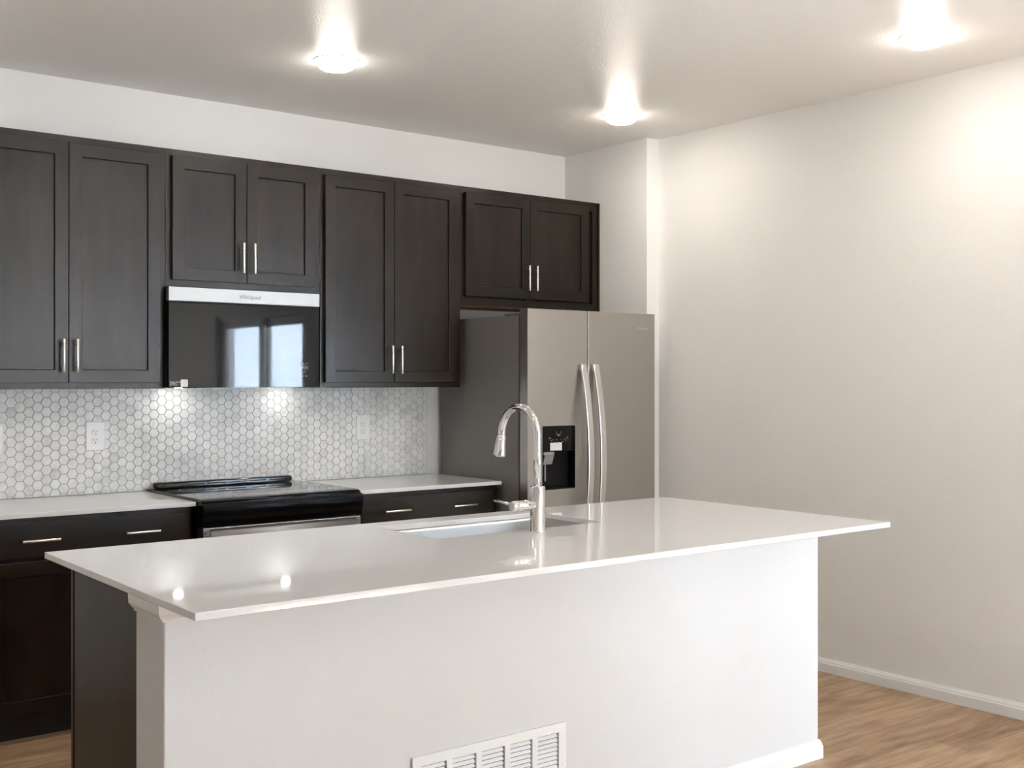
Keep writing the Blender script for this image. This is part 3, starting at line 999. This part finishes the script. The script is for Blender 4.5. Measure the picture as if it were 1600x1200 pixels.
# sink
sk = thing('sink', 'stainless undermount sink set in the island countertop', 'sink', ((SX0 + SX1) / 2, (SY0 + SY1) / 2, IZ - 0.22))
b = MB()
loops = []
zb = IZ - 0.0024
for (g, z, r) in ((-0.020, zb, 0.03), (0.004, zb, 0.022), (0.004, zb - 0.008, 0.022), (0.010, zb - 0.19, 0.03), (0.022, zb - 0.205, 0.035), (0.05, zb - 0.21, 0.04)):
    loops.append([b.bm.verts.new((p[0], p[1], z)) for p in rounded(SX0 - 0 + (g if g > 0 else g), SX1 - (g if g > 0 else g), SY0 + g, SY1 - g, r)])
for l0, l1 in zip(loops, loops[1:]):
    n = len(l0)
    for k in range(n):
        f = b.bm.faces.new((l0[k], l0[(k + 1) % n], l1[(k + 1) % n], l1[k])); f.smooth = True
b.bm.faces.new(loops[-1])
bmesh.ops.recalc_face_normals(b.bm, faces=b.bm.faces[:])
bmesh.ops.reverse_faces(b.bm, faces=b.bm.faces[:])
sb = b.build('basin', M['sink_steel'], sk)
md = sb.modifiers.new('shell', 'SOLIDIFY'); md.thickness = 0.0012; md.offset = -1
b = MB(); b.lathe([(0.0, zb - 0.2085), (0.040, zb - 0.2085), (0.045, zb - 0.2065), (0.045, zb - 0.2095)], (SX0 + SX1) / 2, (SY0 + SY1) / 2 + 0.06, 32)
b.build('drain', M['chrome'], sk)
# the cabinet below is open where the basin hangs

# ------------------------------------------------------------------ faucet
FX, FY = -2.040, -2.232
fc = thing('kitchen_faucet', 'tall chrome pull-down faucet standing at the island sink', 'faucet', (FX, FY, CZ))
b = MB()
b.lathe([(0.0, CZ + 0.0003), (0.0285, CZ + 0.0003), (0.0285, CZ + 0.004), (0.0262, CZ + 0.006), (0.0262, CZ + 0.152), (0.025, CZ + 0.155), (0.0, CZ + 0.155)], FX, FY, 40)
b.build('faucet_body', M['chrome'], fc)
path = [(FX, FY, CZ + 0.150), (FX, FY, CZ + 0.25)]
zc, rr = 1.2165, 0.1
path += [(FX, FY, zc - 0.02)]
for k in range(33):
    a = PI * 1.0 * k / 32
    path.append((FX, FY + rr - rr * math.cos(a), zc + rr * math.sin(a)))
path.append((FX, FY + 2 * rr + 0.002, zc - 0.006))
b = MB(); b.tube(path, 0.0128, 24)
b.build('spout', M['chrome'], fc)
hx = Vector((FX, FY + 2 * rr + 0.002, zc - 0.001))
dirv = Vector((0, 0.16, -1)).normalized()
L = [0, 0.002, 0.012, 0.014, 0.020, 0.045, 0.070, 0.0745, 0.076]
Rr = [0.0145, 0.0165, 0.0165, 0.0158, 0.0168, 0.0192, 0.0212, 0.0212, 0.019]
b = MB(); b.tube([hx + dirv * t for t in L], Rr, 28)
b.build('spray_head', M['chrome'], fc)
zl = 0.988
b = MB()
b.tube([(FX - 0.02, FY, zl), (FX - 0.088, FY, zl)], 0.0178, 28)
b.tube([(FX - 0.0895, FY, zl), (FX - 0.112, FY, zl)], 0.0178, 28)
b.tube([(FX - 0.06, FY, zl), (FX - 0.10, FY, zl)], 0.0165, 20)
lv = b.build('handle_hub', M['chrome'], fc, bevel=0.002)
b = MB(); b.tube([(FX - 0.100, FY + 0.012, zl + 0.003), (FX - 0.104, FY + 0.05, zl + 0.008), (FX - 0.108, FY + 0.098, zl + 0.013)], [0.0062, 0.0050, 0.0048], 16)
b.build('lever', M['chrome'], lv, bevel=0.001)

# ------------------------------------------------------------------ return-air grille in the knee wall
vg = thing('return_air_grille', 'white louvered return-air grille low on the island knee wall', 'air vent', (-2.4955, KYF, 0.15))
VX0, VX1, VZ0, VZ1 = -2.774, -2.217, 0.118, 0.3665
ya, yb = KYF - 0.0095, KYF - 0.0003
b = MB()
cols = []
cw, cp_, xl = 0.0835, 0.1035, VX0 + 0.030
for k in range(5):
    cols.append((xl + k * cp_, xl + k * cp_ + cw))
zt0, zt1 = VZ0 + 0.030, VZ1 - 0.028
edges = [VX0] + [e for c_ in cols for e in c_] + [VX1]
b.grid_frame(edges, [VZ0, zt0, zt1, VZ1], {(k, 1) for k in (1, 3, 5, 7, 9)}, ya, yb)
b.build('frame', M['vent'], vg, bevel=0.0012)
b = MB()
z = zt1 - 0.0035
while z > zt0 + 0.004:
    for xa, xb in cols:
        b.prism([(ya + 0.0004, z - 0.0088), (ya + 0.0014, z - 0.0092), (yb - 0.0008, z - 0.001), (yb - 0.0014, z)], 'x', xa, xb - 0.004)
    z -= 0.01335
b.build('louvers', M['vent'], vg)
b = MB(); b.box(VX0 + 0.02, VX1 - 0.02, yb - 0.0004, yb, zt0 - 0.004, zt1 + 0.004)  # thin dark sheet paints in the shade of the duct behind the louvers
b.build('duct_shade_sheet', M['vent_dark'], vg)
for x in (VX0 + 0.012, VX1 - 0.012):
    b = MB(); b.tube([(x, ya + 0.001, 0.2425), (x, ya - 0.0018, 0.2425)], 0.004, 12)
    b.build('screw', M['vent'], vg)

# ------------------------------------------------------------------ ceiling lights
LAMPS = ((-2.116, -0.985, 'round white ceiling light over the aisle before the microwave'),
         (-0.478, -0.995, 'round white ceiling light nearest the refrigerator alcove'),
         (-0.468, -2.700, 'round white ceiling light close to the bare right wall'),
         (-2.116, -2.700, 'round white ceiling light above the seating side of the island'),
         (-3.754, -0.985, 'round white ceiling light over the left end of the back counter'),
         (-3.754, -2.700, 'round white ceiling light past the left end of the island'))
lamp = None
for x, y, lab in LAMPS:
    if lamp is None:
        lamp = thing('ceiling_light', lab, 'ceiling light', (x, y, H), 'round flush ceiling lights')
        b = MB(); b.lathe([(0.082, H - 0.0035), (0.084, H - 0.0042), (0.094, H - 0.0022), (0.0955, H - 0.0012), (0.0955, H - 0.0003), (0.080, H - 0.0003)], x, y, 48)
        b.build('rim', M['plastic'], lamp)
        b = MB(); b.lathe([(0.0818, H - 0.005), (0.080, H - 0.016), (0.073, H - 0.027)], x, y, 48, mi=1)
        b.lathe([(0.073, H - 0.027), (0.058, H - 0.036), (0.035, H - 0.042), (0.015, H - 0.044), (0.0, H - 0.0445)], x, y, 48)
        b.build('lens', [M['lens'], M['lens_edge']], lamp)
    else:
        c = copy_tree(lamp)
        c.location = (x, y, H)
        c['label'] = lab
